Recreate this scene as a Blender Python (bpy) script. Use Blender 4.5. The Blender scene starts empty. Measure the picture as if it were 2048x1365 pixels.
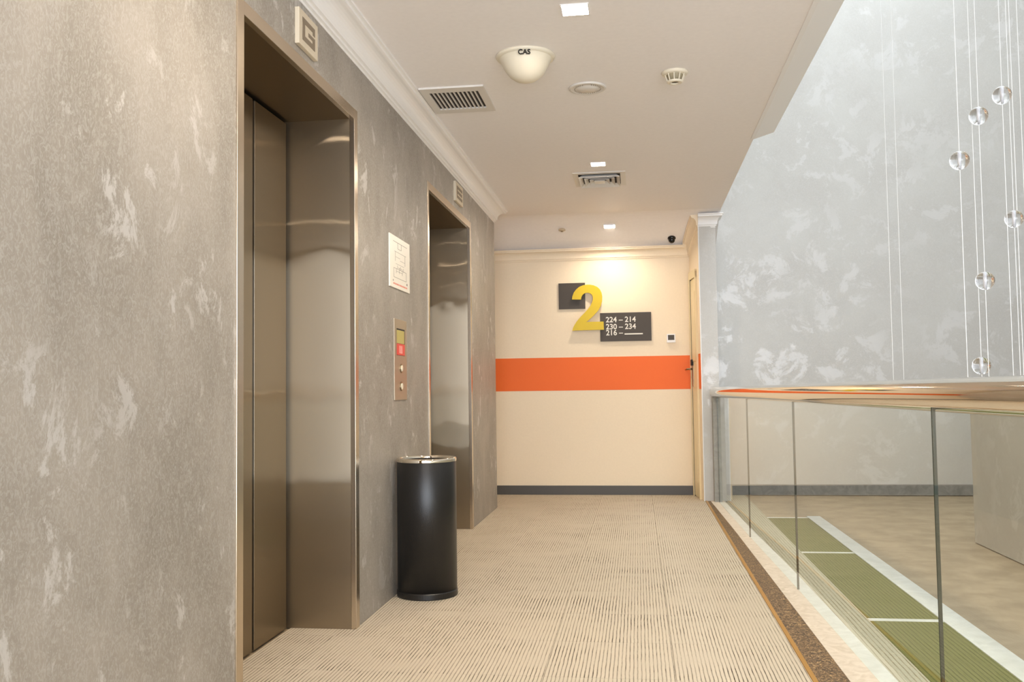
import bpy, bmesh, math, random
from mathutils import Vector, Matrix
random.seed(7)
S = bpy.context.scene
COL = S.collection

# ------------------------------------------------------------------ camera
EYE = 1.10
F_PX, YAW, PITCH, ROLL = 1851.14, 0.1343, 0.0516, 0.0131
def make_camera():
    cd = bpy.data.cameras.new('camera'); cam = bpy.data.objects.new('camera', cd); COL.objects.link(cam)
    right = Vector((math.cos(YAW), math.sin(YAW), 0)); f0 = Vector((-math.sin(YAW), math.cos(YAW), 0)); z = Vector((0, 0, 1))
    fwd = f0*math.cos(PITCH) + z*math.sin(PITCH); up = -f0*math.sin(PITCH) + z*math.cos(PITCH)
    r = right*math.cos(ROLL) - up*math.sin(ROLL); u = right*math.sin(ROLL) + up*math.cos(ROLL)
    m = Matrix((r, u, -fwd)).transposed().to_4x4(); m.translation = (0, 0, EYE)
    cam.matrix_world = m
    cd.sensor_width = 36; cd.lens = F_PX/2048*36; cd.clip_start = 0.05; cd.clip_end = 100
    S.camera = cam
make_camera()

# ------------------------------------------------------------------ world, daylight, fill light, exposure
w = bpy.data.worlds.new('world'); S.world = w; w.use_nodes = True
w.node_tree.nodes['Background'].inputs[0].default_value = (0.86, 0.93, 1.0, 1)
w.node_tree.nodes['Background'].inputs[1].default_value = 1.0
S.view_settings.view_transform = 'Standard'; S.view_settings.look = 'None'
S.view_settings.gamma = 1; S.view_settings.use_curve_mapping = False
S.view_settings.exposure = 1.2
LAMP_POWER = 8.5
SKY_POWER = 128.0
ld = bpy.data.lights.new('skylight', 'AREA'); ld.shape = 'RECTANGLE'; ld.size = 2.6; ld.size_y = 9.0
ld.energy = SKY_POWER; ld.color = (0.80, 0.90, 1.0)
lo = bpy.data.objects.new('skylight', ld); lo.location = (2.3, 4.9, 6.6); COL.objects.link(lo)
# added cool area light behind the camera, fills the corridor
ld = bpy.data.lights.new('rear_fill_light', 'AREA'); ld.shape = 'RECTANGLE'; ld.size = 5.4; ld.size_y = 2.7
ld.energy = 200; ld.color = (0.78, 0.87, 1.0)
lo = bpy.data.objects.new('rear_fill_light', ld); lo.location = (0.9, -2.8, 1.37); lo.rotation_euler = (math.radians(90), 0, 0); COL.objects.link(lo)

# ------------------------------------------------------------------ dimensions
XL, XD, ZT, HC = -1.3145, -1.6355, 2.3916, 2.796
YN, YF = 2.956, 4.196          # first lift opening
Y2N, Y2F = 5.784, 7.245        # second lift opening
YE, YEND = 8.56, 9.62          # end of the lift wall, end wall
XB = 0.822                     # ceiling edge

# ------------------------------------------------------------------ helpers
def srgb(r, g, b):
    f = lambda c: (c/255/12.92) if c/255 <= 0.04045 else ((c/255+0.055)/1.055)**2.4
    return (f(r), f(g), f(b), 1)
def tag(o, label=None, cat=None, group=None, kind=None):
    if label: o['label'] = label
    if cat: o['category'] = cat
    if group: o['group'] = group
    if kind: o['kind'] = kind
    return o
def empty(name, loc, label, cat, group=None):
    o = bpy.data.objects.new(name, None); o.location = loc; o.empty_display_size = 0.1; COL.objects.link(o)
    return tag(o, label, cat, group)
def link(name, me, mat, parent=None, smooth=False):
    o = bpy.data.objects.new(name, me); COL.objects.link(o)
    if mat is not None and not me.materials:
        for m in (mat if isinstance(mat, (list, tuple)) else [mat]): me.materials.append(m)
    if smooth:
        for p in me.polygons: p.use_smooth = True
    if parent:
        o.parent = parent
        o.matrix_parent_inverse = Matrix.Translation(-wl(parent))
    return o
def wl(o):
    l = Vector(o.location)
    if o.parent: l = Vector((0, 0, 0))      # parts are authored in world coordinates with origin at 0
    return l
def obj(name, bm, mat, parent=None, smooth=False, bevel=0, seg=2):
    me = bpy.data.meshes.new(name)
    bmesh.ops.recalc_face_normals(bm, faces=bm.faces[:])
    bm.to_mesh(me); bm.free()
    o = link(name, me, mat, parent, smooth)
    if bevel:
        m = o.modifiers.new('bevel', 'BEVEL'); m.width = bevel; m.segments = seg; m.limit_method = 'ANGLE'
    return o
def BM(): return bmesh.new()
def box(bm, x0, x1, y0, y1, z0, z1):
    v = [bm.verts.new(p) for p in ((x0,y0,z0),(x1,y0,z0),(x1,y1,z0),(x0,y1,z0),(x0,y0,z1),(x1,y0,z1),(x1,y1,z1),(x0,y1,z1))]
    return [bm.faces.new([v[i] for i in f]) for f in ((3,2,1,0),(4,5,6,7),(0,1,5,4),(1,2,6,5),(2,3,7,6),(3,0,4,7))]
def prism(bm, pts, z0, z1):
    a = [bm.verts.new((x, y, z0)) for x, y in pts]; b = [bm.verts.new((x, y, z1)) for x, y in pts]
    n = len(pts); fs = [bm.faces.new(a[::-1]), bm.faces.new(b)]
    for i in range(n): fs.append(bm.faces.new((a[i], a[(i+1)%n], b[(i+1)%n], b[i])))
    return fs
def lathe(bm, prof, c, seg=48, cap=True):
    rings = []
    for r, z in prof:
        if r < 1e-6: rings.append([bm.verts.new((c[0], c[1], c[2]+z))])
        else: rings.append([bm.verts.new((c[0]+r*math.cos(2*math.pi*i/seg), c[1]+r*math.sin(2*math.pi*i/seg), c[2]+z)) for i in range(seg)])
    for a, b in zip(rings, rings[1:]):
        for i in range(seg):
            j = (i+1) % seg
            if len(a) == 1 and len(b) == 1: continue
            if len(a) == 1: bm.faces.new((a[0], b[i], b[j]))
            elif len(b) == 1: bm.faces.new((a[i], a[j], b[0]))
            else: bm.faces.new((a[i], a[j], b[j], b[i]))
def sweep(bm, path, prof):
    """path: (x, y, z); prof: (outward offset to the right of travel, height). Mitred."""
    n = len(path); nd = []
    for i in range(n-1):
        d = Vector((path[i+1][0]-path[i][0], path[i+1][1]-path[i][1])).normalized(); nd.append(Vector((d.y, -d.x)))
    rings = []
    for i in range(n):
        if i == 0: m = nd[0]
        elif i == n-1: m = nd[-1]
        else:
            m = (nd[i-1]+nd[i]); m = m/(m.dot(nd[i])) if m.dot(nd[i]) > .05 else nd[i]
        rings.append([bm.verts.new((path[i][0]+m.x*o, path[i][1]+m.y*o, path[i][2]+h)) for o, h in prof])
    k = len(prof)
    for a, b in zip(rings, rings[1:]):
        for i in range(k):
            j = (i+1) % k; bm.faces.new((a[i], a[j], b[j], b[i]))
    bm.faces.new(rings[0]); bm.faces.new(rings[-1][::-1])
def tube(bm, a, b, r, seg=10):
    a, b = Vector(a), Vector(b); d = (b-a).normalized()
    u = d.orthogonal().normalized(); v = d.cross(u)
    R = [[bm.verts.new(p + (u*math.cos(2*math.pi*i/seg)+v*math.sin(2*math.pi*i/seg))*r) for i in range(seg)] for p in (a, b)]
    for i in range(seg):
        j = (i+1) % seg; bm.faces.new((R[0][i], R[0][j], R[1][j], R[1][i]))
    bm.faces.new(R[0][::-1]); bm.faces.new(R[1])
def interp(tab, y):
    tab = sorted(tab)
    if y <= tab[0][0]: return tab[0][1]
    for (a, va), (b, vb) in zip(tab, tab[1:]):
        if y <= b: return va+(vb-va)*(y-a)/(b-a)
    return tab[-1][1]
def ceil_z(y):
    if y < 8.95: return HC
    return HC - 0.246*((min(y, YEND)-8.95)/0.67)**1.5

# ------------------------------------------------------------------ materials
def mat(name, col, rough=.5, metal=0, spec=.5, bump=None, emit=None):
    m = bpy.data.materials.new(name); m.use_nodes = True; nt = m.node_tree; b = nt.nodes['Principled BSDF']
    b.inputs['Base Color'].default_value = col; b.inputs['Roughness'].default_value = rough
    b.inputs['Metallic'].default_value = metal; b.inputs['Specular IOR Level'].default_value = spec
    if bump:
        tc = nt.nodes.new('ShaderNodeTexCoord'); n = nt.nodes.new('ShaderNodeTexNoise'); n.inputs['Scale'].default_value = bump[0]
        n.inputs['Detail'].default_value = 4
        bp = nt.nodes.new('ShaderNodeBump'); bp.inputs['Strength'].default_value = bump[1]; bp.inputs['Distance'].default_value = .01
        nt.links.new(tc.outputs['Object'], n.inputs['Vector']); nt.links.new(n.outputs['Fac'], bp.inputs['Height']); nt.links.new(bp.outputs[0], b.inputs['Normal'])
        mx = nt.nodes.new('ShaderNodeMix'); mx.data_type = 'RGBA'
        mx.inputs['A'].default_value = tuple(c*.96 for c in col[:3])+(1,); mx.inputs['B'].default_value = tuple(min(1, c*1.03) for c in col[:3])+(1,)
        nt.links.new(n.outputs['Fac'], mx.inputs['Factor']); nt.links.new(mx.outputs['Result'], b.inputs['Base Color'])
    if emit:
        b.inputs['Emission Color'].default_value = emit[0]; b.inputs['Emission Strength'].default_value = emit[1]
    return m
def plaster(name, c_dark, c_mid, c_light, scale=3.2, flake=.56, yst=1.0, zst=.6):
    """metallic brushed-on decorative plaster: cloudy ground, pale torn flakes"""
    m = bpy.data.materials.new(name); m.use_nodes = True; nt = m.node_tree; N = nt.nodes; L = nt.links; b = N['Principled BSDF']
    tc = N.new('ShaderNodeTexCoord'); mp = N.new('ShaderNodeMapping'); mp.inputs['Scale'].default_value = (1, yst, zst)
    L.new(tc.outputs['Object'], mp.inputs['Vector'])
    def noise(sc, det, rough, dist):
        n = N.new('ShaderNodeTexNoise'); n.inputs['Scale'].default_value = sc; n.inputs['Detail'].default_value = det
        n.inputs['Roughness'].default_value = rough; n.inputs['Distortion'].default_value = dist; L.new(mp.outputs[0], n.inputs['Vector']); return n
    def ramp(src, a, va, bb, vb):
        r = N.new('ShaderNodeMapRange'); r.inputs['From Min'].default_value = a; r.inputs['From Max'].default_value = bb
        r.inputs['To Min'].default_value = va; r.inputs['To Max'].default_value = vb; L.new(src, r.inputs['Value']); return r.outputs[0]
    def mix(fac, A, B):
        x = N.new('ShaderNodeMix'); x.data_type = 'RGBA'; L.new(fac, x.inputs['Factor'])
        for s, k in ((A, 'A'), (B, 'B')):
            if isinstance(s, tuple): x.inputs[k].default_value = s
            else: L.new(s, x.inputs[k])
        return x.outputs['Result']
    cloud = noise(scale*.5, 5, .55, .4); flk = noise(scale*.9, 12, .74, .45); fine = noise(scale*9, 5, .65, 2.2)
    big = noise(scale*.33, 2, .5, 0)
    c = mix(ramp(cloud.outputs['Fac'], .35, 0, .65, 1), c_dark, c_mid)
    fm = N.new('ShaderNodeMath'); fm.operation = 'MULTIPLY'
    L.new(ramp(flk.outputs['Fac'], flake, 0, flake+.045, 1), fm.inputs[0]); L.new(ramp(big.outputs['Fac'], .36, .2, .55, 1), fm.inputs[1])
    c = mix(fm.outputs[0], c, c_light)
    fmx = N.new('ShaderNodeMath'); fmx.operation = 'MULTIPLY'; fmx.inputs[1].default_value = .42
    L.new(ramp(fine.outputs['Fac'], .45, 0, .62, 1), fmx.inputs[0])
    c = mix(fmx.outputs[0], c, c_light)
    L.new(c, b.inputs['Base Color'])
    b.inputs['Metallic'].default_value = .25
    L.new(ramp(fm.outputs[0], 0, .52, 1, .40), b.inputs['Roughness'])
    bp = N.new('ShaderNodeBump'); bp.inputs['Strength'].default_value = .28; bp.inputs['Distance'].default_value = .004
    ad = N.new('ShaderNodeMath'); ad.operation = 'MULTIPLY_ADD'; ad.inputs[1].default_value = .6
    L.new(fine.outputs['Fac'], ad.inputs[0]); L.new(flk.outputs['Fac'], ad.inputs[2])
    L.new(ad.outputs[0], bp.inputs['Height']); L.new(bp.outputs[0], b.inputs['Normal'])
    return m
def steel(name, col, rough, wave=.25, aniso=.75):
    m = bpy.data.materials.new(name); m.use_nodes = True; nt = m.node_tree; N = nt.nodes; L = nt.links
    N.remove(N['Principled BSDF']); b = N.new('ShaderNodeBsdfAnisotropic'); b0 = N.new('ShaderNodeBsdfAnisotropic'); b0.inputs['Roughness'].default_value = .46; b0.inputs['Color'].default_value = col
    ms = N.new('ShaderNodeMixShader'); ms.inputs[0].default_value = .38; L.new(b.outputs[0], ms.inputs[1]); L.new(b0.outputs[0], ms.inputs[2]); L.new(ms.outputs[0], N['Material Output'].inputs[0])
    b.inputs['Color'].default_value = col; b.inputs['Roughness'].default_value = rough
    b.inputs['Anisotropy'].default_value = aniso; b.inputs['Rotation'].default_value = .25
    ge = N.new('ShaderNodeNewGeometry'); cr = N.new('ShaderNodeVectorMath'); cr.operation = 'CROSS_PRODUCT'; L.new(ge.outputs['True Normal'], cr.inputs[0]); cr.inputs[1].default_value = (0, 0, 1)
    av = N.new('ShaderNodeVectorMath'); av.operation = 'ADD'; L.new(cr.outputs[0], av.inputs[0]); av.inputs[1].default_value = (0, .01, 0); L.new(av.outputs[0], b.inputs['Tangent'])
    tc = N.new('ShaderNodeTexCoord')
    mp = N.new('ShaderNodeMapping'); mp.inputs['Scale'].default_value = (2.6, 2.6, 1.9); L.new(tc.outputs['Object'], mp.inputs['Vector'])
    n = N.new('ShaderNodeTexNoise'); n.inputs['Scale'].default_value = 1.3; n.inputs['Detail'].default_value = 1.5; L.new(mp.outputs[0], n.inputs['Vector'])
    b1 = N.new('ShaderNodeBump'); b1.inputs['Strength'].default_value = wave; b1.inputs['Distance'].default_value = .02
    L.new(n.outputs['Fac'], b1.inputs['Height']); L.new(b1.outputs[0], b.inputs['Normal'])
    return m
def carpet_mat(name, light, dark, period=.0155, blotch=.5, rib=True):
    m = bpy.data.materials.new(name); m.use_nodes = True; nt = m.node_tree; N = nt.nodes; L = nt.links; b = N['Principled BSDF']
    b.inputs['Roughness'].default_value = .95; b.inputs['Specular IOR Level'].default_value = .1
    tc = N.new('ShaderNodeTexCoord'); oi = N.new('ShaderNodeObjectInfo'); sx = N.new('ShaderNodeSeparateXYZ'); L.new(tc.outputs['Object'], sx.inputs[0])
    def math_(op, a, bb=None, c=None):
        x = N.new('ShaderNodeMath'); x.operation = op
        for i, s in enumerate((a, bb, c)):
            if s is None: continue
            if isinstance(s, (int, float)): x.inputs[i].default_value = s
            else: L.new(s, x.inputs[i])
        return x.outputs[0]
    rnd = math_('MULTIPLY', oi.outputs['Random'], 37.0)
    def noise4(scale, sc=(1, 1, 1), det=3, rough=.5):
        mp = N.new('ShaderNodeMapping'); mp.inputs['Scale'].default_value = sc; L.new(tc.outputs['Object'], mp.inputs['Vector'])
        n = N.new('ShaderNodeTexNoise'); n.noise_dimensions = '4D'; n.inputs['Scale'].default_value = scale; n.inputs['Detail'].default_value = det
        n.inputs['Roughness'].default_value = rough; L.new(mp.outputs[0], n.inputs['Vector']); L.new(rnd, n.inputs['W']); return n.outputs['Fac']
    # ribs along y
    wob = noise4(14, (1, .6, 1), 2); x = math_('MULTIPLY_ADD', wob, .006, sx.outputs['X'])
    ph = math_('FRACT', math_('DIVIDE', x, period)); tri = math_('ABSOLUTE', math_('SUBTRACT', ph, .5))
    line = N.new('ShaderNodeMapRange'); line.inputs['From Min'].default_value = .33; line.inputs['From Max'].default_value = .42; L.new(tri, line.inputs['Value'])
    tri_in = line.outputs[0]
    # each groove has its own depth of colour, broken into dashes
    dash = noise4(1.0, (1/period*.95, 9, 1), 3, .7)
    d = N.new('ShaderNodeMapRange'); d.inputs['From Min'].default_value = .36; d.inputs['From Max'].default_value = .6; d.inputs['To Min'].default_value = .42; L.new(dash, d.inputs['Value'])
    pat = noise4(3.2, (1, 1.6, 1), 4); pm = N.new('ShaderNodeMapRange'); pm.inputs['From Min'].default_value = .3; pm.inputs['From Max'].default_value = .7
    pm.inputs['To Min'].default_value = 1-blotch; pm.inputs['To Max'].default_value = 1.15; L.new(pat, pm.inputs['Value'])
    fac = math_('MULTIPLY', math_('MULTIPLY', tri_in, d.outputs[0]), pm.outputs[0])
    speck = noise4(260, (1, 1, 1), 2)
    base = N.new('ShaderNodeMix'); base.data_type = 'RGBA'; base.inputs['A'].default_value = tuple(c*.74 for c in light[:3])+(1,); base.inputs['B'].default_value = tuple(min(1, c*1.14) for c in light[:3])+(1,)
    L.new(math_('MULTIPLY_ADD', speck, .55, math_('MULTIPLY', pat, .45)), base.inputs['Factor'])
    mx = N.new('ShaderNodeMix'); mx.data_type = 'RGBA'; mx.clamp_factor = True; L.new(fac, mx.inputs['Factor']); L.new(base.outputs['Result'], mx.inputs['A']); mx.inputs['B'].default_value = dark
    L.new(mx.outputs['Result'], b.inputs['Base Color'])
    bp = N.new('ShaderNodeBump'); bp.inputs['Strength'].default_value = .5; bp.inputs['Distance'].default_value = .003; bp.invert = True
    L.new(math_('MULTIPLY_ADD', speck, -.4, tri_in), bp.inputs['Height']); L.new(bp.outputs[0], b.inputs['Normal'])
    return m
def stone(name, c1, c2, scale=6, rough=.35, dist=2.0, c3=None):
    m = bpy.data.materials.new(name); m.use_nodes = True; nt = m.node_tree; N = nt.nodes; L = nt.links; b = N['Principled BSDF']
    tc = N.new('ShaderNodeTexCoord'); n = N.new('ShaderNodeTexNoise'); n.inputs['Scale'].default_value = scale; n.inputs['Detail'].default_value = 8; n.inputs['Distortion'].default_value = dist; n.inputs['Roughness'].default_value = .6
    r = N.new('ShaderNodeValToRGB'); r.color_ramp.elements[0].color = c1; r.color_ramp.elements[1].color = c2; r.color_ramp.elements[0].position = .35; r.color_ramp.elements[1].position = .65
    if c3:
        e = r.color_ramp.elements.new(.5); e.color = c3
    L.new(tc.outputs['Object'], n.inputs['Vector']); L.new(n.outputs['Fac'], r.inputs[0]); L.new(r.outputs[0], b.inputs['Base Color'])
    b.inputs['Roughness'].default_value = rough
    return m
def glass_pane(name, tint, ior):
    m = bpy.data.materials.new(name); m.use_nodes = True; nt = m.node_tree; N = nt.nodes; L = nt.links
    N.remove(N['Principled BSDF']); out = N['Material Output']
    t = N.new('ShaderNodeBsdfTransparent'); t.inputs[0].default_value = tint
    g = N.new('ShaderNodeBsdfGlossy'); g.inputs['Roughness'].default_value = .03; g.inputs[0].default_value = (1, 1, 1, 1)
    f = N.new('ShaderNodeFresnel'); f.inputs['IOR'].default_value = ior; mx = N.new('ShaderNodeMixShader')
    ge = N.new('ShaderNodeNewGeometry'); mf = N.new('ShaderNodeMath'); mf.operation = 'SUBTRACT'; mf.inputs[0].default_value = 1; L.new(ge.outputs['Backfacing'], mf.inputs[1])
    mm = N.new('ShaderNodeMath'); mm.operation = 'MULTIPLY'; L.new(f.outputs[0], mm.inputs[0]); L.new(mf.outputs[0], mm.inputs[1])
    L.new(mm.outputs[0], mx.inputs[0]); L.new(t.outputs[0], mx.inputs[1]); L.new(g.outputs[0], mx.inputs[2]); L.new(mx.outputs[0], out.inputs[0])
    return m
M = {}
M['lift_wall'] = plaster('silver_grey_plaster', srgb(146, 138, 127), srgb(166, 158, 147), srgb(192, 188, 183), 7.0, .57, 1.0, .65)
M['void_wall'] = plaster('pale_silver_plaster', srgb(192, 188, 181), srgb(198, 195, 188), srgb(205, 202, 197), 4.0, .53, 1.0, 1.0)
M['cream'] = mat('cream_wall_paint', srgb(249, 231, 203), .6, bump=(60, .03))
M['ceiling'] = mat('white_ceiling_paint', srgb(250, 245, 243), .7, bump=(40, .03))
M['white'] = mat('white_gloss_paint', srgb(246, 243, 240), .35)
M['offwhite'] = mat('ivory_plastic', srgb(232, 222, 200), .4)
M['letter_plate'] = mat('beige_plate', srgb(214, 200, 176), .4)
M['vent'] = mat('vent_white_metal', srgb(226, 220, 212), .45)
M['hole'] = mat('vent_interior_shade', srgb(52, 46, 42), .8)  # dark colour stands for the shade inside the ceiling vents
M['orange'] = mat('orange_paint', srgb(250, 112, 30), .55)
M['base'] = mat('dark_grey_skirting', srgb(84, 80, 76), .45)
M['base2'] = stone('grey_stone_skirting', srgb(128, 122, 114), srgb(150, 144, 136), 9, .4)
M['steel'] = steel('brushed_stainless_steel', srgb(156, 142, 122), .13, .2, .93)
M['steel_trim'] = mat('satin_steel_trim', srgb(205, 190, 170), .25, 1)
M['plate'] = mat('matt_steel_plate', srgb(186, 172, 152), .38, .8)
M['chrome'] = mat('polished_chrome', srgb(232, 222, 206), .05, 1)
M['dark'] = mat('black_shadow_gap', srgb(22, 20, 18), .6)
M['black'] = mat('black_powder_coat', srgb(24, 22, 21), .33, bump=(300, .10))
M['blackgloss'] = mat('smoked_black_plastic', srgb(22, 20, 20), .15)
M['sign'] = mat('charcoal_sign_panel', srgb(74, 66, 58), .55, bump=(200, .05))
M['yellow'] = mat('yellow_acrylic', srgb(218, 188, 10), .45)
M['ink'] = mat('white_print', srgb(240, 236, 226), .6)
M['paper'] = mat('white_card', srgb(246, 240, 228), .35)
M['lines'] = mat('grey_print', srgb(150, 142, 134), .7)
M['redprint'] = mat('red_print', srgb(232, 150, 130), .7)
M['red'] = mat('red_display', srgb(200, 44, 38), .3, emit=(srgb(200, 44, 38), .12))
M['lime'] = mat('olive_reflection', srgb(190, 176, 96), .3)  # colour of a reflection on the display glass
M['brass'] = mat('brass_edge', srgb(196, 146, 60), .35, .6)
M['curb'] = stone('brown_flecked_stone', srgb(42, 28, 14), srgb(186, 152, 104), 30, .5, 4, srgb(96, 70, 38))
M['pinkstone'] = stone('pale_pink_stone', srgb(206, 190, 168), srgb(226, 212, 194), 12, .5)
M['marble'] = stone('white_marble', srgb(214, 214, 206), srgb(234, 234, 228), 5, .3)
M['tan'] = stone('tan_flecked_floor', srgb(150, 131, 104), srgb(174, 154, 125), 5, .6, .3)
M['carpet'] = carpet_mat('ribbed_beige_carpet', srgb(206, 193, 172), srgb(54, 42, 32), blotch=.9)
M['beige_rib'] = carpet_mat('ribbed_grey_beige_strip', srgb(196, 190, 168), srgb(142, 132, 106), .02, .3)
M['green'] = carpet_mat('ribbed_green_carpet', srgb(120, 121, 70), srgb(82, 86, 42), .02, .3)
M['glass'] = glass_pane('clear_balustrade_glass', (0.955, 0.975, 0.955, 1), 1.28)
M['glass_edge'] = mat('dark_green_glass_edge', srgb(52, 62, 48), .15)
M['post'] = stone('silver_painted_post', srgb(150, 147, 138), srgb(166, 163, 154), 9, .5)
M['door'] = mat('ivory_door_paint', srgb(240, 222, 180), .4)
M['steel_dull'] = mat('brushed_nickel', srgb(150, 136, 112), .3, 1)
M['diffuser'] = mat('lit_diffuser', (1, 1, 1, 1), .5, emit=((1, .88, .72, 1), 80))
m = bpy.data.materials.new('clear_crystal'); m.use_nodes = True; b = m.node_tree.nodes['Principled BSDF']
b.inputs['Transmission Weight'].default_value = 1; b.inputs['Roughness'].default_value = 0; b.inputs['IOR'].default_value = 1.45; M['crystal'] = m
M['cord'] = mat('clear_nylon_cord', srgb(236, 236, 234), .3)
M['bore'] = mat('frosted_bore', srgb(244, 244, 248), .4)

def structure(name, bm, mt, parent=None, **k):
    o = obj(name, bm, mt, parent, **k)
    o['kind'] = 'structure'
    return o

# ------------------------------------------------------------------ floor
bm = BM(); box(bm, -3.0, 4.3, -3.0, YEND+.2, -.25, -.006)
floor = structure('floor', bm, M['tan'])
ZF = 0.0
T = .5
rects = [(XL, .622, .6, YEND), (XD+.01, XL, YN, YF), (XD+.01, XL, Y2N, Y2F), (-2.9, XL, YE, YEND)]
cache = {}
def tile(x0, x1, y0, y1, mt, name='carpet_tile', z=0.0, g=.0003, par=None):
    wx, wy = x1-x0, y1-y0
    key = (round(wx, 4), round(wy, 4), mt.name, z)
    if key not in cache:
        bm = BM(); e = .001; a, b_ = wx/2-g, wy/2-g
        lo_ = [bm.verts.new(p) for p in ((-a,-b_,-.006),(a,-b_,-.006),(a,b_,-.006),(-a,b_,-.006))]
        mi = [bm.verts.new(p) for p in ((-a,-b_,z-.0015),(a,-b_,z-.0015),(a,b_,z-.0015),(-a,b_,z-.0015))]
        hi = [bm.verts.new(p) for p in ((-a+e,-b_+e,z),(a-e,-b_+e,z),(a-e,b_-e,z),(-a+e,b_-e,z))]
        bm.faces.new(hi)
        for i in range(4):
            j = (i+1) % 4; bm.faces.new((lo_[i], lo_[j], mi[j], mi[i])); bm.faces.new((mi[i], mi[j], hi[j], hi[i]))
        bm.normal_update()
        me = bpy.data.meshes.new(name); bm.to_mesh(me); bm.free(); me.materials.append(mt); cache[key] = me
    o = bpy.data.objects.new(name, cache[key]); COL.objects.link(o); o.parent = par or floor
    o.location = ((x0+x1)/2, (y0+y1)/2, 0)
    return o
for (a0, a1, b0, b1) in rects:
    i0 = math.floor((a0+2.0-.622)/T)
    gx = [.622-T*k for k in range(-1, 9)][::-1]; gy = [.58+T*k for k in range(0, 20)]
    for xa in gx:
        for ya in gy:
            x0, x1, y0, y1 = max(xa, a0), min(xa+T, a1), max(ya, b0), min(ya+T, b1)
            if x1-x0 > .02 and y1-y0 > .02: tile(x0, x1, y0, y1, M['carpet'])
GL = [(-2.9, .93), (0, .91), (2.4, .888), (3.6, .862), (5.2, .832), (6.96, .785), (8.84, .745), (9.62, .73)]       # glass line
DK = [(-2.9, .80), (3.6, .756), (5.0, .738), (7.2, .708), (9.1, .668), (9.62, .66)]
SE = [(-2.9, .97), (3.6, .93), (5.6, .895), (8.84, .802), (9.62, .77)]
def strip(name, L_, R_, mt, y0=-2.9, y1=YEND, z=0.0, step=.5, label=None):
    bm = BM(); n = int((y1-y0)/step); lf = []; rt = []
    f = lambda q, y: q if isinstance(q, (int, float)) else interp(q, y)
    for i in range(n+1):
        y = y0+(y1-y0)*i/n; lf.append((f(L_, y), y)); rt.append((f(R_, y), y))
    for i in range(n): prism(bm, [lf[i], rt[i], rt[i+1], lf[i+1]], -.006, z)
    bmesh.ops.remove_doubles(bm, verts=bm.verts[:], dist=1e-5)
    o = obj(name, bm, mt, floor)
    if label: o['label'] = label
    return o
strip('edge_bar', .622, .640, M['brass'], z=.004, label='brass edge bar beside the carpet')
strip('stone_edging', .640, DK, M['curb'], z=.002, label='dark brown flecked stone edging')
strip('stone_kerb', DK, GL, M['pinkstone'], z=.004, label='pale pink stone kerb inside the glass')
strip('marble_kerb', GL, SE, M['marble'], z=.003, label='white marble kerb under the glass')
strip('ribbed_strip', SE, 1.047, M['beige_rib'], z=0, label='ribbed beige strip outside the glass')
ys = [1.15, 2.88, 4.60, 6.38, 8.02]
for a, b_ in zip(ys, ys[1:]):
    o = tile(1.047, 1.378, a, b_-.05, M['green'], 'green_carpet_panel')
    o2 = tile(1.047, 1.378, b_-.05, b_, M['marble'], 'marble_divider')
strip('marble_border', 1.378, 1.487, M['marble'], z=.002, y0=1.1, y1=8.08, step=3.4, label='white marble border strip')

# ------------------------------------------------------------------ walls
ZC_TOP = 3.05
t = .45; E = .05
bm = BM()
gy_ = [-3, YN-E, YF+E, Y2N-.038, Y2F+.048, YE]; gz_ = [0, ZT+.04, ZC_TOP]
vv = {(i, j, k): bm.verts.new((XL-t*k, y, z)) for i, y in enumerate(gy_) for j, z in enumerate(gz_) for k in (0, 1)}
solid = lambda i, j: 0 <= i < 5 and 0 <= j < 2 and not (j == 0 and i in (1, 3))
for i in range(5):
    for j in range(2):
        if not solid(i, j): continue
        for k in (0, 1): bm.faces.new([vv[(i, j, k)], vv[(i+1, j, k)], vv[(i+1, j+1, k)], vv[(i, j+1, k)]])
        for (di, dj, p, q) in ((-1, 0, (i, j), (i, j+1)), (1, 0, (i+1, j), (i+1, j+1)), (0, -1, (i, j), (i+1, j)), (0, 1, (i, j+1), (i+1, j+1))):
            if not solid(i+di, j+dj): bm.faces.new([vv[p+(0,)], vv[q+(0,)], vv[q+(1,)], vv[p+(1,)]])
wall_left = structure('wall_left', bm, M['lift_wall'])
bm = BM(); box(bm, -3.0, XL-t, YE-.12, YE, 0, ZC_TOP); structure('wall_passage', bm, M['cream'])
bm = BM(); box(bm, -3.2, -3.0, YE-.1, YEND, 0, ZC_TOP); structure('wall_passage_end', bm, M['cream'])
bm = BM(); box(bm, -3.0, .60, YEND, YEND+.2, 0, ZC_TOP)
wall_end = structure('wall_end', bm, M['cream'])
bm = BM(); box(bm, -3.0, .533, YEND-.002, YEND+.01, 1.074, 1.418); o = obj('painted_band', bm, M['orange'], wall_end); o['label'] = 'orange painted band'
bm = BM(); box(bm, .60, 4.5, YEND, YEND+.2, 0, 7.0); structure('wall_void_back', bm, M['void_wall'])
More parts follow.
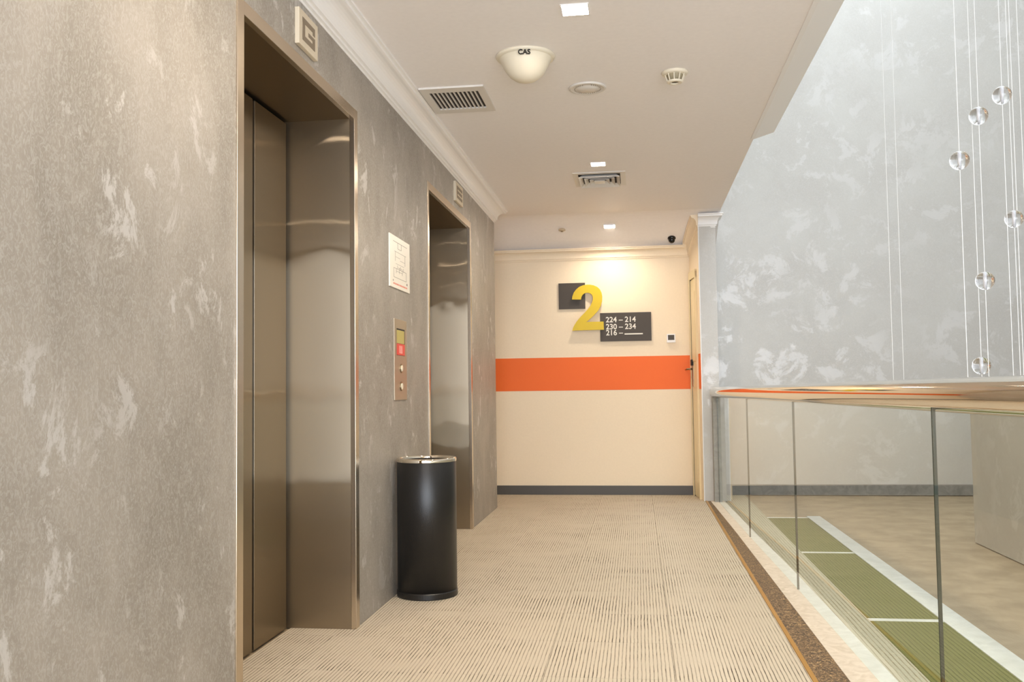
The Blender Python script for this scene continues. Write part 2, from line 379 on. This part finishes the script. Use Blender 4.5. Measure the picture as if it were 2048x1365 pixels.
# slanted fin wall that carries the narrow door
NX, NY = .612, 9.10; FX = .547
bm = BM(); fs = prism(bm, [(FX, YEND), (NX, NY), (.775, NY), (.775, YEND)], 0, HC)
me_f = obj('wall_right', bm, [M['void_wall'], M['cream']]); me_f['kind'] = 'structure'
for p in me_f.data.polygons:
    if p.normal.x < -.8: p.material_index = 1
wall_right = me_f
def fin(t, off=0.0):      # point on the fin's corridor face, t from end wall (0) to near corner (1), off towards the corridor
    d = Vector((NX-FX, NY-YEND)); n = Vector((d.y, -d.x)).normalized()
    if n.x > 0: n = -n
    p = Vector((FX, YEND))+d*t+n*off; return (p.x, p.y)
def fin_box(bm, t0, t1, z0, z1, o0, o1):
    prism(bm, [fin(t0, o0), fin(t1, o0), fin(t1, o1), fin(t0, o1)], z0, z1)
bm = BM(); fin_box(bm, .75, .985, 1.074, 1.418, -.001, .002); o = obj('painted_band', bm, M['orange'], wall_right); o['label'] = 'orange painted band'
bm = BM(); fin_box(bm, .985, 1.01, 0.0, 2.66, -.004, .004); structure('trim_1', bm, M['white'])
# void enclosure
bm = BM(); box(bm, 4.3, 4.5, -3, YEND, 0, 7.0); structure('wall_void_side', bm, M['void_wall'])
bm = BM(); box(bm, -3.0, 4.5, -3.2, -3.0, 0, 7.0); structure('wall_behind', bm, M['cream'])
bm = BM(); box(bm, .62, .80, -3.0, YEND, 3.05, 7.0); structure('wall_upper_light_stop', bm, M['void_wall'])  # unseen, closed to full height to keep stray light out
bm = BM(); box(bm, .62, 4.5, -3.2, YEND+.2, 7.0, 7.15); structure('ceiling_void', bm, M['white'])
bm = BM(); box(bm, 2.285, 2.60, -2.0, 6.82, 0, 1.0)
structure('wall_low', bm, M['void_wall'])
# baseboards
bm = BM(); box(bm, -3.0, FX+.0, YEND-.014, YEND, 0, .093); structure('baseboard_end', bm, M['base'], bevel=.002)
bm = BM(); box(bm, .775, 4.3, YEND-.014, YEND, 0, .108); structure('baseboard_void', bm, M['base2'], bevel=.002)

# ------------------------------------------------------------------ ceiling
bm = BM()
ysC = [-3.0, 8.95]+[8.95+.67*i/10 for i in range(1, 11)]
lo_ = [(bm.verts.new((-3.2, y, ceil_z(y))), bm.verts.new((XB, y, ceil_z(y)))) for y in ysC]
hi_ = [(bm.verts.new((-3.2, y, ZC_TOP)), bm.verts.new((XB, y, ZC_TOP))) for y in ysC]
for a, b_, c, d in zip(lo_, lo_[1:], hi_, hi_[1:]):
    bm.faces.new((a[0], b_[0], b_[1], a[1])); bm.faces.new((c[0], c[1], d[1], d[0]))
    bm.faces.new((a[1], b_[1], d[1], c[1])); bm.faces.new((a[0], c[0], d[0], b_[0]))
bm.faces.new((lo_[0][0], lo_[0][1], hi_[0][1], hi_[0][0])); bm.faces.new((lo_[-1][1], lo_[-1][0], hi_[-1][0], hi_[-1][1]))
structure('ceiling', bm, M['ceiling'])
# edge beam along the void (stops short of the end)
bm = BM(); pr = [(XB-.02, HC-.006), (XB+.004, HC-.006), (XB+.135, HC+.035), (XB+.135, ZC_TOP), (XB-.02, ZC_TOP)]
a = [bm.verts.new((x, -3.0, z)) for x, z in pr]; b_ = [bm.verts.new((x, 6.44, z)) for x, z in pr]
bm.faces.new(a); bm.faces.new(b_[::-1])
for i in range(5): bm.faces.new((a[i], a[(i+1)%5], b_[(i+1)%5], b_[i]))
structure('trim_2', bm, M['white'])
# crown mouldings: (outward, height below ceiling)
CP = [(0, 0), (.118, 0), (.118, -.010), (.106, -.014), (.104, -.026), (.094, -.030)]
CP += [(.094-.064*math.sin(math.pi/2*i/7), -.030-.062*(1-math.cos(math.pi/2*i/7))) for i in range(1, 8)]
CP += [(.028, -.102), (.016, -.105), (.015, -.117), (.004, -.120), (.003, -.130), (0, -.130)]
bm = BM(); sweep(bm, [(XL, -3.0, HC), (XL, YE, HC), (-3.0, YE, HC)], CP); structure('trim_3', bm, M['white'])
bm = BM()
pth = [(-3.0, YEND, ceil_z(YEND)), (FX, YEND, ceil_z(YEND))]
for k in range(1, 9):
    x, y = fin(k/8); pth.append((x, y, ceil_z(y)))
pth += [(.775, NY, ceil_z(NY)), (.775, NY+.2, ceil_z(NY)+.0)]
sc = [(o*.62, h) for o, h in CP]
sweep(bm, pth[:10], sc); structure('trim_4', bm, M['cream'])
bm = BM(); sweep(bm, [(fin(.985)[0], fin(.985)[1], ceil_z(NY))]+pth[10:], sc); structure('trim_5', bm, M['white'])

# ------------------------------------------------------------------ lifts
def lift(y0, y1, label, gap_at, e_far, e_near):
    t = empty('elevator', (XL, (y0+y1)/2, 0), label, 'elevator')
    for (a, b_, lb) in ((y0-.03, y0, None), (y1, y1+.03, None)):
        bm = BM(); box(bm, XD-.05, XL-.018, a, b_, 0, ZT); obj('jamb', bm, M['steel'], t)
    bm = BM(); box(bm, XD-.05, XL-.018, y0-.03, y1+.03, ZT, ZT+.03); obj('header', bm, M['steel'], t)
    bm = BM(); box(bm, XL-.018, XL+.006, y0-e_near, y0, 0, ZT+.05); obj('frame_upright', bm, M['steel_trim'], t, bevel=.0015)
    bm = BM(); box(bm, XL-.018, XL+.006, y1, y1+e_far, 0, ZT+.05); obj('frame_upright', bm, M['steel_trim'], t, bevel=.0015)
    bm = BM(); box(bm, XL-.018, XL+.0055, y0, y1, ZT, ZT+.05); obj('frame_head', bm, M['steel_trim'], t, bevel=.0015)
    bm = BM(); box(bm, XD-.045, XD, y0, gap_at, .004, ZT-.016); obj('door_panel', bm, M['steel'], t, bevel=.002)
    bm = BM(); box(bm, XD-.048, XD, gap_at+.022, y1-.028, .004, ZT-.016); obj('door_panel', bm, M['steel'], t, bevel=.002)
    bm = BM(); box(bm, XD-.08, XD-.05, y0-.02, y1+.02, -.004, ZT+.02); o = obj('shaft_back', bm, M['dark'], t); o['label'] = 'dark gap behind the doors'
    return t
lift(YN, YF, 'nearer stainless steel elevator with closed two-panel door, left of the black bin', 3.783, .052, .052)
lift(Y2N, Y2F, 'farther stainless steel elevator with closed door, right of the call panel', 6.72, .05, .04)

# lift letter signs
def seg_sign(y0, y1, z0, z1, letter, label):
    t = empty('letter_sign', (XL, (y0+y1)/2, (z0+z1)/2), label, 'sign', 'letter plates above the elevators')
    bm = BM(); box(bm, XL, XL+.019, y0, y1, z0, z1); obj('plate', bm, M['letter_plate'], t, bevel=.002)
    m = .036; Y0, Y1, Z0, Z1 = y0+m, y1-m, z0+m*.75, z1-m*.75; s = .022; zm = (Z0+Z1)/2
    bm = BM(); X0, X1 = XL+.018, XL+.0198
    bars = {'G': [(Y0, Y0+s*1.3, Z0, Z1), (Y0, Y1, Z1-s, Z1), (Y1-s*1.2, Y1, Z1-s*1.5, Z1), (Y0, Y1, Z0, Z0+s), (Y1-s*1.3, Y1, Z0, zm+.004), (zm*0+(Y0+Y1)/2-.005, Y1, zm-s*.55, zm+.004)],
            'E': [(Y0, Y0+s*1.3, Z0, Z1), (Y0, Y1, Z1-s, Z1), (Y0, Y1-.01, zm-s/2, zm+s/2), (Y0, Y1, Z0, Z0+s)]}[letter]
    for k, q in enumerate(bars): box(bm, X0, X1+k*.00005, *q)
    obj('lettering', bm, mat('taupe_letter', srgb(132, 116, 96), .5), t)
seg_sign(3.44, 3.655, 2.475, 2.622, 'G', 'ivory plate with letter G above the nearer elevator')
seg_sign(6.62, 6.90, 2.490, 2.635, 'E', 'small ivory plate with letter E above the farther elevator')

# notice
t = empty('wall_notice', (XL, 5.03, 1.80), 'white framed plan notice with faint lines above the call panel', 'notice')
PY0, PY1, PZ0, PZ1 = 4.815, 5.252, 1.662, 1.950
bm = BM(); box(bm, XL, XL+.007, PY0, PY1, PZ0, PZ1); obj('card', bm, M['paper'], t, bevel=.001)
bm = BM(); xs = XL+.0072
def ln(bm, ya, yb, za, zb):
    box(bm, xs-.001, xs+.0003, PY0+(PY1-PY0)*ya, PY0+(PY1-PY0)*yb, PZ0+(PZ1-PZ0)*za, PZ0+(PZ1-PZ0)*zb)
for q in ((.16,.86,.885,.893),(.38,.39,.77,.89),(.38,.56,.77,.777),(.55,.56,.77,.89),(.22,.80,.70,.706),(.26,.27,.52,.70),(.74,.75,.50,.70),(.26,.50,.60,.605),
          (.5,.75,.56,.565),(.28,.70,.47,.475),(.18,.80,.375,.382),(.18,.19,.2,.38),(.80,.81,.2,.38),(.18,.81,.2,.207),(.30,.31,.29,.38),(.45,.46,.30,.42),(.60,.61,.29,.40),(.30,.62,.33,.336),
          (.14,.17,.12,.15),(.82,.87,.13,.17),(.40,.62,.405,.41),(.36,.37,.38,.45),(.52,.53,.38,.45),(.66,.67,.36,.44)):
    ln(bm, *q)
obj('plan_lines', bm, M['lines'], t)
bm = BM()
y = .16
while y < .84:
    wd = random.choice((.03, .05, .07)); ln(bm, y, min(.85, y+wd), .065, .095); y += wd+.012
obj('red_caption', bm, M['redprint'], t)

# call panel
t = empty('call_panel', (XL, 5.035, 1.27), 'tall steel elevator call panel with red display and two round buttons', 'call panel')
bm = BM(); box(bm, XL, XL+.006, 4.902, 5.172, 1.046, 1.494); obj('face_plate', bm, M['plate'], t, bevel=.0015)
xs = XL+.006
bm = BM(); box(bm, xs-.002, xs+.0008, 4.95, 5.125, 1.293, 1.442); obj('bezel', bm, M['dark'], t)
bm = BM(); box(bm, xs, xs+.0016, 4.95, 5.112, 1.360, 1.433); obj('display_reflection', bm, M['lime'], t)  # yellow-green reflection painted on the upper part of the display
bm = BM(); box(bm, xs, xs+.0018, 4.95, 5.122, 1.295, 1.358); obj('red_display', bm, M['red'], t)
bm = BM()
for k in range(4): box(bm, xs+.0015, xs+.0024, 5.0+k*.019, 5.010+k*.019, 1.305, 1.348)
box(bm, xs+.0015, xs+.0023, 5.0, 5.067, 1.305, 1.309); obj('display_bars', bm, mat('pink_print', srgb(240, 170, 160), .5), t)
def disc_x(bm, x0, x1, cy, cz, r, seg=28):
    tube(bm, (x0, cy, cz), (x1, cy, cz), r, seg)
for cz in (1.222, 1.122):
    bm = BM(); disc_x(bm, xs-.001, xs+.004, 5.045, cz, .026); b1 = obj('button', bm, M['steel_dull'], t, bevel=.001)
    bm = BM(); disc_x(bm, xs+.003, xs+.0065, 5.045, cz, .0185); obj('button_cap', bm, M['offwhite'], b1, bevel=.001)

# ------------------------------------------------------------------ litter bin
CX, CY = -1.143, 4.935
t = empty('litter_bin', (CX, CY, 0), 'tall black cylindrical litter bin with steel rim against the grey wall', 'bin')
R = .160
bm = BM(); lathe(bm, [(R-.012, .034), (R, .036), (R, .715), (R-.006, .722), (R-.02, .722), (R-.02, .60)], (CX, CY, 0), 72); obj('body', bm, M['black'], t, smooth=True)
bm = BM(); lathe(bm, [(0, 0), (R-.004, 0), (R+.003, .004), (R+.003, .030), (R-.002, .036), (0, .036)], (CX, CY, 0), 72); obj('base_ring', bm, M['black'], t, smooth=False)
bm = BM(); lathe(bm, [(R+.001, .715), (R+.002, .728), (R-.002, .735), (R-.016, .735), (R-.018, .728), (R-.020, .700), (R-.045, .680), (R-.05, .66)], (CX, CY, 0), 72); obj('rim', bm, M['chrome'], t, smooth=True)
bm = BM(); lathe(bm, [(R-.048, .665), (R-.05, .58), (0, .575)], (CX, CY, 0), 72); obj('inner_bucket', bm, M['steel_dull'], t, smooth=True)

# ------------------------------------------------------------------ end wall signs
yw = YEND
t = empty('sign_square', (-.66, yw, 2.06), 'plain charcoal square plaque behind the yellow numeral', 'sign')
bm = BM(); box(bm, -.80, -.524, yw-.014, yw, 1.922, 2.193); obj('panel', bm, M['sign'], t, bevel=.001)
out = [(340,800),(782,795),(780,680),(540,680),(590,640),(650,585),(705,525),(745,455),(764,385),(768,325),(760,270),(738,222),(702,186),(652,162),(600,151),(560,149),(500,157),(448,178),(405,212),(370,258),(350,308),(342,355),
       (470,360),(476,325),(492,295),(518,273),(556,264),(592,270),(619,289),(634,318),(637,352),(628,395),(604,445),(566,497),(516,551),(462,604),(412,660),(374,716),(350,764)]
def pz(px, py):    # picture measurements of the numeral turned into metres on the wall
    return (-.662+(px-340)/(782-340)*.326, 1.694+(800-py)/(800-150)*.475)
bm = BM()
f0 = [bm.verts.new((pz(a, b_)[0], yw-.042, pz(a, b_)[1])) for a, b_ in out]
fc = bm.faces.new(f0); r = bmesh.ops.extrude_face_region(bm, geom=[fc])
for v in [g for g in r['geom'] if isinstance(g, bmesh.types.BMVert)]: v.co.y += .022
t = empty('numeral_two', (-.5, yw, 1.93), 'large yellow numeral 2 standing off the cream end wall', 'sign')
bmesh.ops.triangulate(bm, faces=[f for f in bm.faces if len(f.verts) > 4])
obj('numeral', bm, M['yellow'], t)
for (x, z) in ((-.56, 1.74), (-.40, 1.74), (-.385, 2.03)):
    bm = BM(); tube(bm, (x, yw, z), (x, yw-.025, z), .006); obj('standoff', bm, M['steel_dull'], t)
t = empty('room_directory', (-.11, yw, 1.72), 'charcoal room directory plaque with white room numbers', 'sign')
bm = BM(); box(bm, -.374, .150, yw-.016, yw, 1.577, 1.872); obj('panel', bm, M['sign'], t, bevel=.001)
def text_mesh(name, s, size, loc, rot, mt, parent, ext=.0006, sx=1.0, bold=.0):
    cu = bpy.data.curves.new(name, 'FONT'); cu.body = s; cu.size = size; cu.extrude = ext; cu.offset = bold
    o = bpy.data.objects.new(name, cu); COL.objects.link(o)
    dg = bpy.context.evaluated_depsgraph_get(); me = bpy.data.meshes.new_from_object(o.evaluated_get(dg))
    bpy.data.objects.remove(o); bpy.data.curves.remove(cu)
    mw = Matrix.Translation(loc) @ rot @ Matrix.Diagonal((sx, 1, 1, 1))
    me.transform(mw); me.materials.clear()
    return link(name, me, mt, parent)
RX = Matrix.Rotation(math.radians(90), 4, 'X')
for s, z in (('224 – 214', 1.775), ('230 – 234', 1.702), ('216 –', 1.640)):
    text_mesh('lettering', s, .078, (-.316, yw-.0165, z), RX, M['ink'], t, sx=.98, bold=.0012)
bm = BM(); box(bm, -.125, .062, yw-.0172, yw-.0155, 1.643, 1.656); obj('bar', bm, M['ink'], t)
t = empty('thermostat', (.347, yw, 1.60), 'small white square thermostat with grey screen beside the directory', 'thermostat')
bm = BM(); box(bm, .304, .392, yw-.022, yw, 1.552, 1.640); obj('housing', bm, M['white'], t, bevel=.003)
bm = BM(); box(bm, .316, .380, yw-.0235, yw-.021, 1.578, 1.630); obj('screen', bm, M['sign'], t)

# ------------------------------------------------------------------ narrow door in the fin
dr = empty('door_1', (fin(.4)[0], fin(.4)[1], 0), None, None); dr['kind'] = 'structure'
bm = BM()
fin_box(bm, .06, .14, 0, 2.24, -.001, .018); fin_box(bm, .66, .74, 0, 2.24, -.001, .018); fin_box(bm, .06, .74, 2.18, 2.26, -.001, .0185)
obj('door_frame', bm, M['door'], dr)
bm = BM(); fin_box(bm, .16, .65, .01, 2.17, -.001, .008); leaf = obj('door_leaf', bm, M['door'], dr)
for z0, z1 in ((.15, .95), (1.35, 2.05)):
    bm = BM(); fin_box(bm, .24, .57, z0, z1, .007, .013); obj('panel_moulding', bm, M['door'], dr, bevel=.003)
bm = BM(); fin_box(bm, .135, .165, .0, 2.18, .0, .0095); obj('shadow_gap', bm, M['dark'], dr)
bm = BM(); fin_box(bm, .20, .29, 1.31, 1.37, .007, .028); obj('lock_plate', bm, M['dark'], dr)
bm = BM(); fin_box(bm, .21, .28, 1.10, 1.31, .007, .014); obj('handle_plate', bm, M['steel_dull'], dr)
bm = BM(); a = fin(.245, .012); b_ = fin(.245, .062); c = fin(.05, .062)
tube(bm, (a[0], a[1], 1.275), (b_[0], b_[1], 1.275), .009); tube(bm, (b_[0], b_[1], 1.275), (c[0], c[1], 1.272), .009); obj('door_handle', bm, M['steel_dull'], dr, smooth=True)

# ------------------------------------------------------------------ balustrade
post = empty('balustrade', (.80, 5, 0), 'frameless glass balustrade with thick polished chrome handrail along the void', 'balustrade')
bm = BM(); box(bm, .700, .812, 9.0, 9.10, 0.0, 1.0); obj('end_post', bm, M['post'], post, bevel=.004)
RR = .051
RL = [(-1.2, .955, 1.072), (0, .945, 1.072), (2.4, .925, 1.066), (4.0, .880, 1.060), (6.0, .828, 1.052), (7.6, .785, 1.047), (8.7, .746, 1.043), (9.04, .728, 1.042)]
cu = bpy.data.curves.new('handrail', 'CURVE'); cu.dimensions = '3D'; sp = cu.splines.new('NURBS'); sp.points.add(len(RL)-1)
for p, (y, x, z) in zip(sp.points, RL): p.co = (x, y, z, 1)
sp.use_endpoint_u = True; sp.order_u = 4; sp.resolution_u = 12; cu.bevel_depth = RR; cu.bevel_resolution = 12
ro = bpy.data.objects.new('handrail', cu); COL.objects.link(ro)
me = bpy.data.meshes.new_from_object(ro.evaluated_get(bpy.context.evaluated_depsgraph_get())); bpy.data.objects.remove(ro)
me.materials.clear(); link('handrail', me, M['chrome'], post, smooth=True)
# domed end of the rail
bm = BM(); bmesh.ops.create_uvsphere(bm, u_segments=32, v_segments=16, radius=RR)
bmesh.ops.scale(bm, verts=bm.verts[:], vec=(1, .9, 1)); bmesh.ops.translate(bm, verts=bm.verts[:], vec=(.728, 9.04, 1.042))
obj('rail_end', bm, M['chrome'], post, smooth=True)
J = [-1.0, 1.0, 2.93, 5.19, 6.94, 8.98]
for y0, y1 in zip(J, J[1:]):
    x0, x1 = interp(GL, y0), interp(GL, y1)
    d = Vector((x1-x0, y1-y0)).normalized(); n = Vector((d.y, -d.x))*.005
    a = Vector((x0, y0))+d*.004; c = Vector((x1, y1))-d*.004
    bm = BM(); prism(bm, [tuple(a-n), tuple(a+n), tuple(c+n), tuple(c-n)], .004, 1.03); pane = obj('glass_pane', bm, M['glass'], post)
    for q, s in ((a, -1), (c, 1)):
        bm = BM(); e = d*.0015*s; prism(bm, [tuple(q-n), tuple(q+n), tuple(q+n+e), tuple(q-n+e)], .004, 1.03); obj('glass_edge', bm, M['glass_edge'], pane)

# ------------------------------------------------------------------ hanging crystal strands
DS = 3.6; BR = .0335
def strand(x, y, balls, label, r=.0011, top=6.98, bottom=None):
    t = empty('crystal_strand', (x, y, top), label, 'hanging ornament', 'crystal ball strands over the void')
    bm = BM(); tube(bm, (x, y, bottom if bottom is not None else 1.04), (x, y, top), r, 6); obj('cord', bm, M['cord'], t)
    for z in balls:
        bm = BM(); bmesh.ops.create_uvsphere(bm, u_segments=40, v_segments=24, radius=BR); bmesh.ops.translate(bm, verts=bm.verts[:], vec=(x, y, z))
        bl = obj('crystal_ball', bm, M['crystal'], t, smooth=True)
        bm = BM(); tube(bm, (x, y, z-BR*.82), (x, y, z+BR*.82), .0045, 12); obj('bore', bm, M['bore'], bl, smooth=True)
strand(1.276, DS, [2.092, 1.475], 'crystal strand with two clear balls, the upper one second from the top')
strand(1.153, 3.45, [1.893], 'leftmost crystal strand, one clear ball at mid height')
strand(1.304, 3.75, [1.165], 'crystal strand whose single ball hangs lowest, just above the handrail')
strand(1.361, DS, [2.165], 'crystal strand carrying the topmost clear ball', bottom=1.04)
strand(1.443, 3.75, [1.726], 'crystal strand carrying the clear ball nearest the right edge', bottom=1.04)
strand(1.513, 3.9, [1.051], 'bare clear cord just right of the rightmost ball', r=.0013)
strand(1.602, 4.05, [1.05], 'rightmost clear cord at the picture edge', r=.0013)
strand(1.19, 4.55, [], 'faint distant cord left of all the crystal balls', r=.0009)
strand(1.25, 4.6, [], 'faint distant cord, second from the left', r=.0009)
# ------------------------------------------------------------------ ceiling fittings
def down_light(x, y, s, label, on_slope=False, power=LAMP_POWER, slant=0.0, spread=150):
    z = ceil_z(y)
    t = empty('downlight', (x, y, z), label, 'light', 'square recessed downlights')
    h = s/2
    bm = BM()
    def P(dx, dy, dz):
        c, sn = math.cos(slant), math.sin(slant); return (x+dx, y+dy*c-dz*sn, z+dy*sn+dz*c)
    def bx(bm, x0, x1, y0, y1, z0, z1):
        fs = box(bm, x0, x1, y0, y1, z0, z1); vs = set(v for f in fs for v in f.verts)
        for v in vs: v.co = P(*v.co)
    for q in ((-h-.006, -h, -h-.006, h+.006), (h, h+.006, -h-.006, h+.006), (-h, h, -h-.006, -h), (-h, h, h, h+.006)): bx(bm, *q, -.004, .01)
    obj('trim', bm, M['white'], t)
    bm = BM(); bx(bm, -h, h, -h, h, -.0025, .008); obj('diffuser', bm, M['diffuser'], t)
    l = bpy.data.lights.new('lamp', 'AREA'); l.size = s*.95; l.energy = power; l.color = (1, .86, .68); l.spread = math.radians(spread)
    o = bpy.data.objects.new('lamp', l); COL.objects.link(o); o.parent = t
    o.matrix_parent_inverse = Matrix(); o.location = Vector(P(0, 0, -.006))-Vector((x, y, z)); o.rotation_euler = (slant, 0, 0)
down_light(-.245, 4.07, .115, 'square lit downlight nearest the camera, above the white dome')
down_light(-.265, 6.97, .105, 'square lit downlight just before the air diffuser')
down_light(-.25, 9.28, .105, 'square lit downlight nearest the end wall', slant=-.25, power=3.5)
down_light(-.72, 2.45, .115, 'square downlight above the near grey wall', power=3)
down_light(-.25, -.3, .115, 'square downlight behind the camera')

# dome
DX, DY = -.535, 4.615
t = empty('ceiling_dome', (DX, DY, HC), 'cream bell-shaped dome fitting with black lettering on the ceiling', 'ceiling fitting')
bm = BM(); lathe(bm, [(0, 0), (.150, 0), (.152, -.006), (.146, -.014), (.134, -.018)], (DX, DY, HC), 64); obj('rim', bm, M['offwhite'], t, smooth=True)
pr = [(.137, -.014), (.129, -.024), (.121, -.040), (.112, -.060), (.098, -.084), (.080, -.106), (.056, -.124), (.028, -.134), (0, -.137)]
bm = BM(); lathe(bm, pr, (DX, DY, HC), 64); obj('dome', bm, M['offwhite'], t, smooth=True)
rot = Matrix.Rotation(math.atan2(.535, 4.6), 4, 'Z') @ Matrix.Rotation(math.radians(128), 4, 'X')
text_mesh('lettering', 'CAS', .034, (DX-.022, DY-.1335, HC-.036), rot, M['dark'], t, sx=1.0, bold=.0008, ext=.002)

# speaker disc
sx_, sy_ = -.248, 5.165
t = empty('ceiling_speaker', (sx_, sy_, HC), 'flat round white ceiling speaker between dome and smoke detector', 'speaker')
bm = BM(); lathe(bm, [(0, 0), (.104, 0), (.106, -.004), (.102, -.009), (.090, -.011), (.086, -.007), (.06, -.009), (.056, -.013), (0, -.014)], (sx_, sy_, HC), 64); obj('cover', bm, M['vent'], t, smooth=True)
bm = BM()
for k in range(36):
    a = 2*math.pi*k/36
    if math.sin(a*1.0) > -.97:
        p = (sx_+.073*math.cos(a), sy_+.073*math.sin(a)); box(bm, p[0]-.002, p[0]+.002, p[1]-.007, p[1]+.007, HC-.0105, HC-.006)
o = obj('slot', bm, mat('slot_grey', srgb(178, 168, 156), .7), t)

# smoke detector
kx, ky = .231, 4.99
t = empty('smoke_detector', (kx, ky, HC), 'white slotted smoke detector on the ceiling, right of the speaker', 'smoke detector')
bm = BM(); lathe(bm, [(0, 0), (.070, 0), (.072, -.005), (.066, -.014), (.060, -.017), (0, -.017)], (kx, ky, HC), 48); obj('base', bm, M['offwhite'], t, smooth=True)
bm = BM(); lathe(bm, [(.044, -.016), (.034, -.048), (0, -.048)], (kx, ky, HC), 32); obj('chamber', bm, mat('sensor_mesh', srgb(168, 156, 128), .6), t, smooth=True)
for k in range(10):
    a = 2*math.pi*(k+.3)/10; c, s = math.cos(a), math.sin(a)
    bm = BM(); tube(bm, (kx+.054*c, ky+.054*s, HC-.014), (kx+.040*c, ky+.040*s, HC-.053), .0032, 6); obj('rib', bm, M['offwhite'], t)
bm = BM(); lathe(bm, [(.043, -.050), (.043, -.056), (.036, -.060), (.022, -.060), (.020, -.053)], (kx, ky, HC), 40); obj('cap', bm, M['offwhite'], t, smooth=True)

# return-air grille
t = empty('air_grille', (-1.015, 5.245, HC), 'white rectangular ceiling grille with parallel slats next to the crown moulding', 'air vent')
X0, X1, Y0, Y1 = -1.190, -.820, 5.01, 5.475; fwx, fwy = .040, .075
bm = BM()
box(bm, X0, X1, Y0, Y0+fwy, HC-.010, HC); box(bm, X0, X1, Y1-fwy, Y1, HC-.010, HC); box(bm, X0, X0+fwx, Y0+fwy, Y1-fwy, HC-.010, HC); box(bm, X1-fwx, X1, Y0+fwy, Y1-fwy, HC-.010, HC)
obj('frame', bm, M['vent'], t)
bm = BM(); box(bm, X0+fwx, X1-fwx, Y0+fwy, Y1-fwy, HC-.0015, HC+.001); obj('backing', bm, M['hole'], t)  # flat dark sheet painting the shade behind the slats
n = 12; wx = (X1-X0-2*fwx)/n
for k in range(n+1):
    x = X0+fwx+wx*k
    bm = BM(); prism(bm, [(x-.0035, Y0+fwy), (x+.0045, Y0+fwy), (x+.0045, Y1-fwy), (x-.0035, Y1-fwy)], HC-.009, HC-.001); obj('slat', bm, M['vent'], t)

# four-way diffuser
dx_, dy_ = -.272, 7.475; hx, hy = .208, .245
t = empty('air_diffuser', (dx_, dy_, HC), 'square four-way air diffuser with nested louvres behind the second downlight', 'air vent')
bm = BM(); box(bm, dx_-hx*.82, dx_+hx*.82, dy_-hy*.82, dy_+hy*.82, HC-.002, HC+.001); obj('backing', bm, M['hole'], t)  # flat dark sheet painting the shade behind the louvres
def ring(bm, a, b_, za, zb, th=.003):     # sloping square ring from half-size factor a (height za) to b (height zb)
    q = []
    for f_, z in ((a, za), (b_, zb), (b_, zb+th), (a, za+th)):
        q.append([bm.verts.new((dx_+sx*hx*f_, dy_+sy*hy*f_, HC+z)) for sx, sy in ((-1,-1),(1,-1),(1,1),(-1,1))])
    for i in range(4):
        A, B = q[i], q[(i+1) % 4]
        for j in range(4): bm.faces.new((A[j], A[(j+1)%4], B[(j+1)%4], B[j]))
bm = BM(); ring(bm, 1.0, .80, -.006, -.006, .006); obj('frame', bm, M['vent'], t)
for a in (.80, .60, .40):
    bm = BM(); ring(bm, a-.02, a-.15, -.030, -.006); obj('louvre', bm, M['vent'], t)
bm = BM(); box(bm, dx_-hx*.2, dx_+hx*.2, dy_-hy*.2, dy_+hy*.2, HC-.030, HC-.024); obj('centre_plate', bm, M['vent'], t)

# sprinkler rose and security camera on the far coved ceiling
z = ceil_z(9.30)
t = empty('ceiling_rose', (-.73, 9.30, z), 'tiny round fitting left of the farthest downlight', 'ceiling fitting')
bm = BM(); lathe(bm, [(0, .012), (.034, .012), (.036, -.006), (.028, -.012), (0, -.012)], (-.73, 9.30, z), 32); obj('disc', bm, mat('beige_plastic', srgb(206, 186, 156), .5), t, smooth=True)
bm = BM(); lathe(bm, [(.012, -.010), (.012, -.020), (0, -.022)], (-.73, 9.30, z), 20); obj('nozzle', bm, M['steel_dull'], t, smooth=True)
cx, cy = .372, 9.50; z = ceil_z(cy)
t = empty('security_camera', (cx, cy, z), 'small black dome security camera at the ceiling in the far corner', 'camera')
bm = BM(); lathe(bm, [(0, .03), (.040, .03), (.041, -.010), (.036, -.014), (0, -.014)], (cx, cy, z), 32); obj('housing', bm, M['blackgloss'], t, smooth=True)
bm = BM(); lathe(bm, [(.033, -.012)]+[(.033*math.cos(a), -.020-.033*math.sin(a)) for a in [math.pi/2*i/8 for i in range(9)]], (cx, cy, z), 32); obj('dome', bm, M['blackgloss'], t, smooth=True)
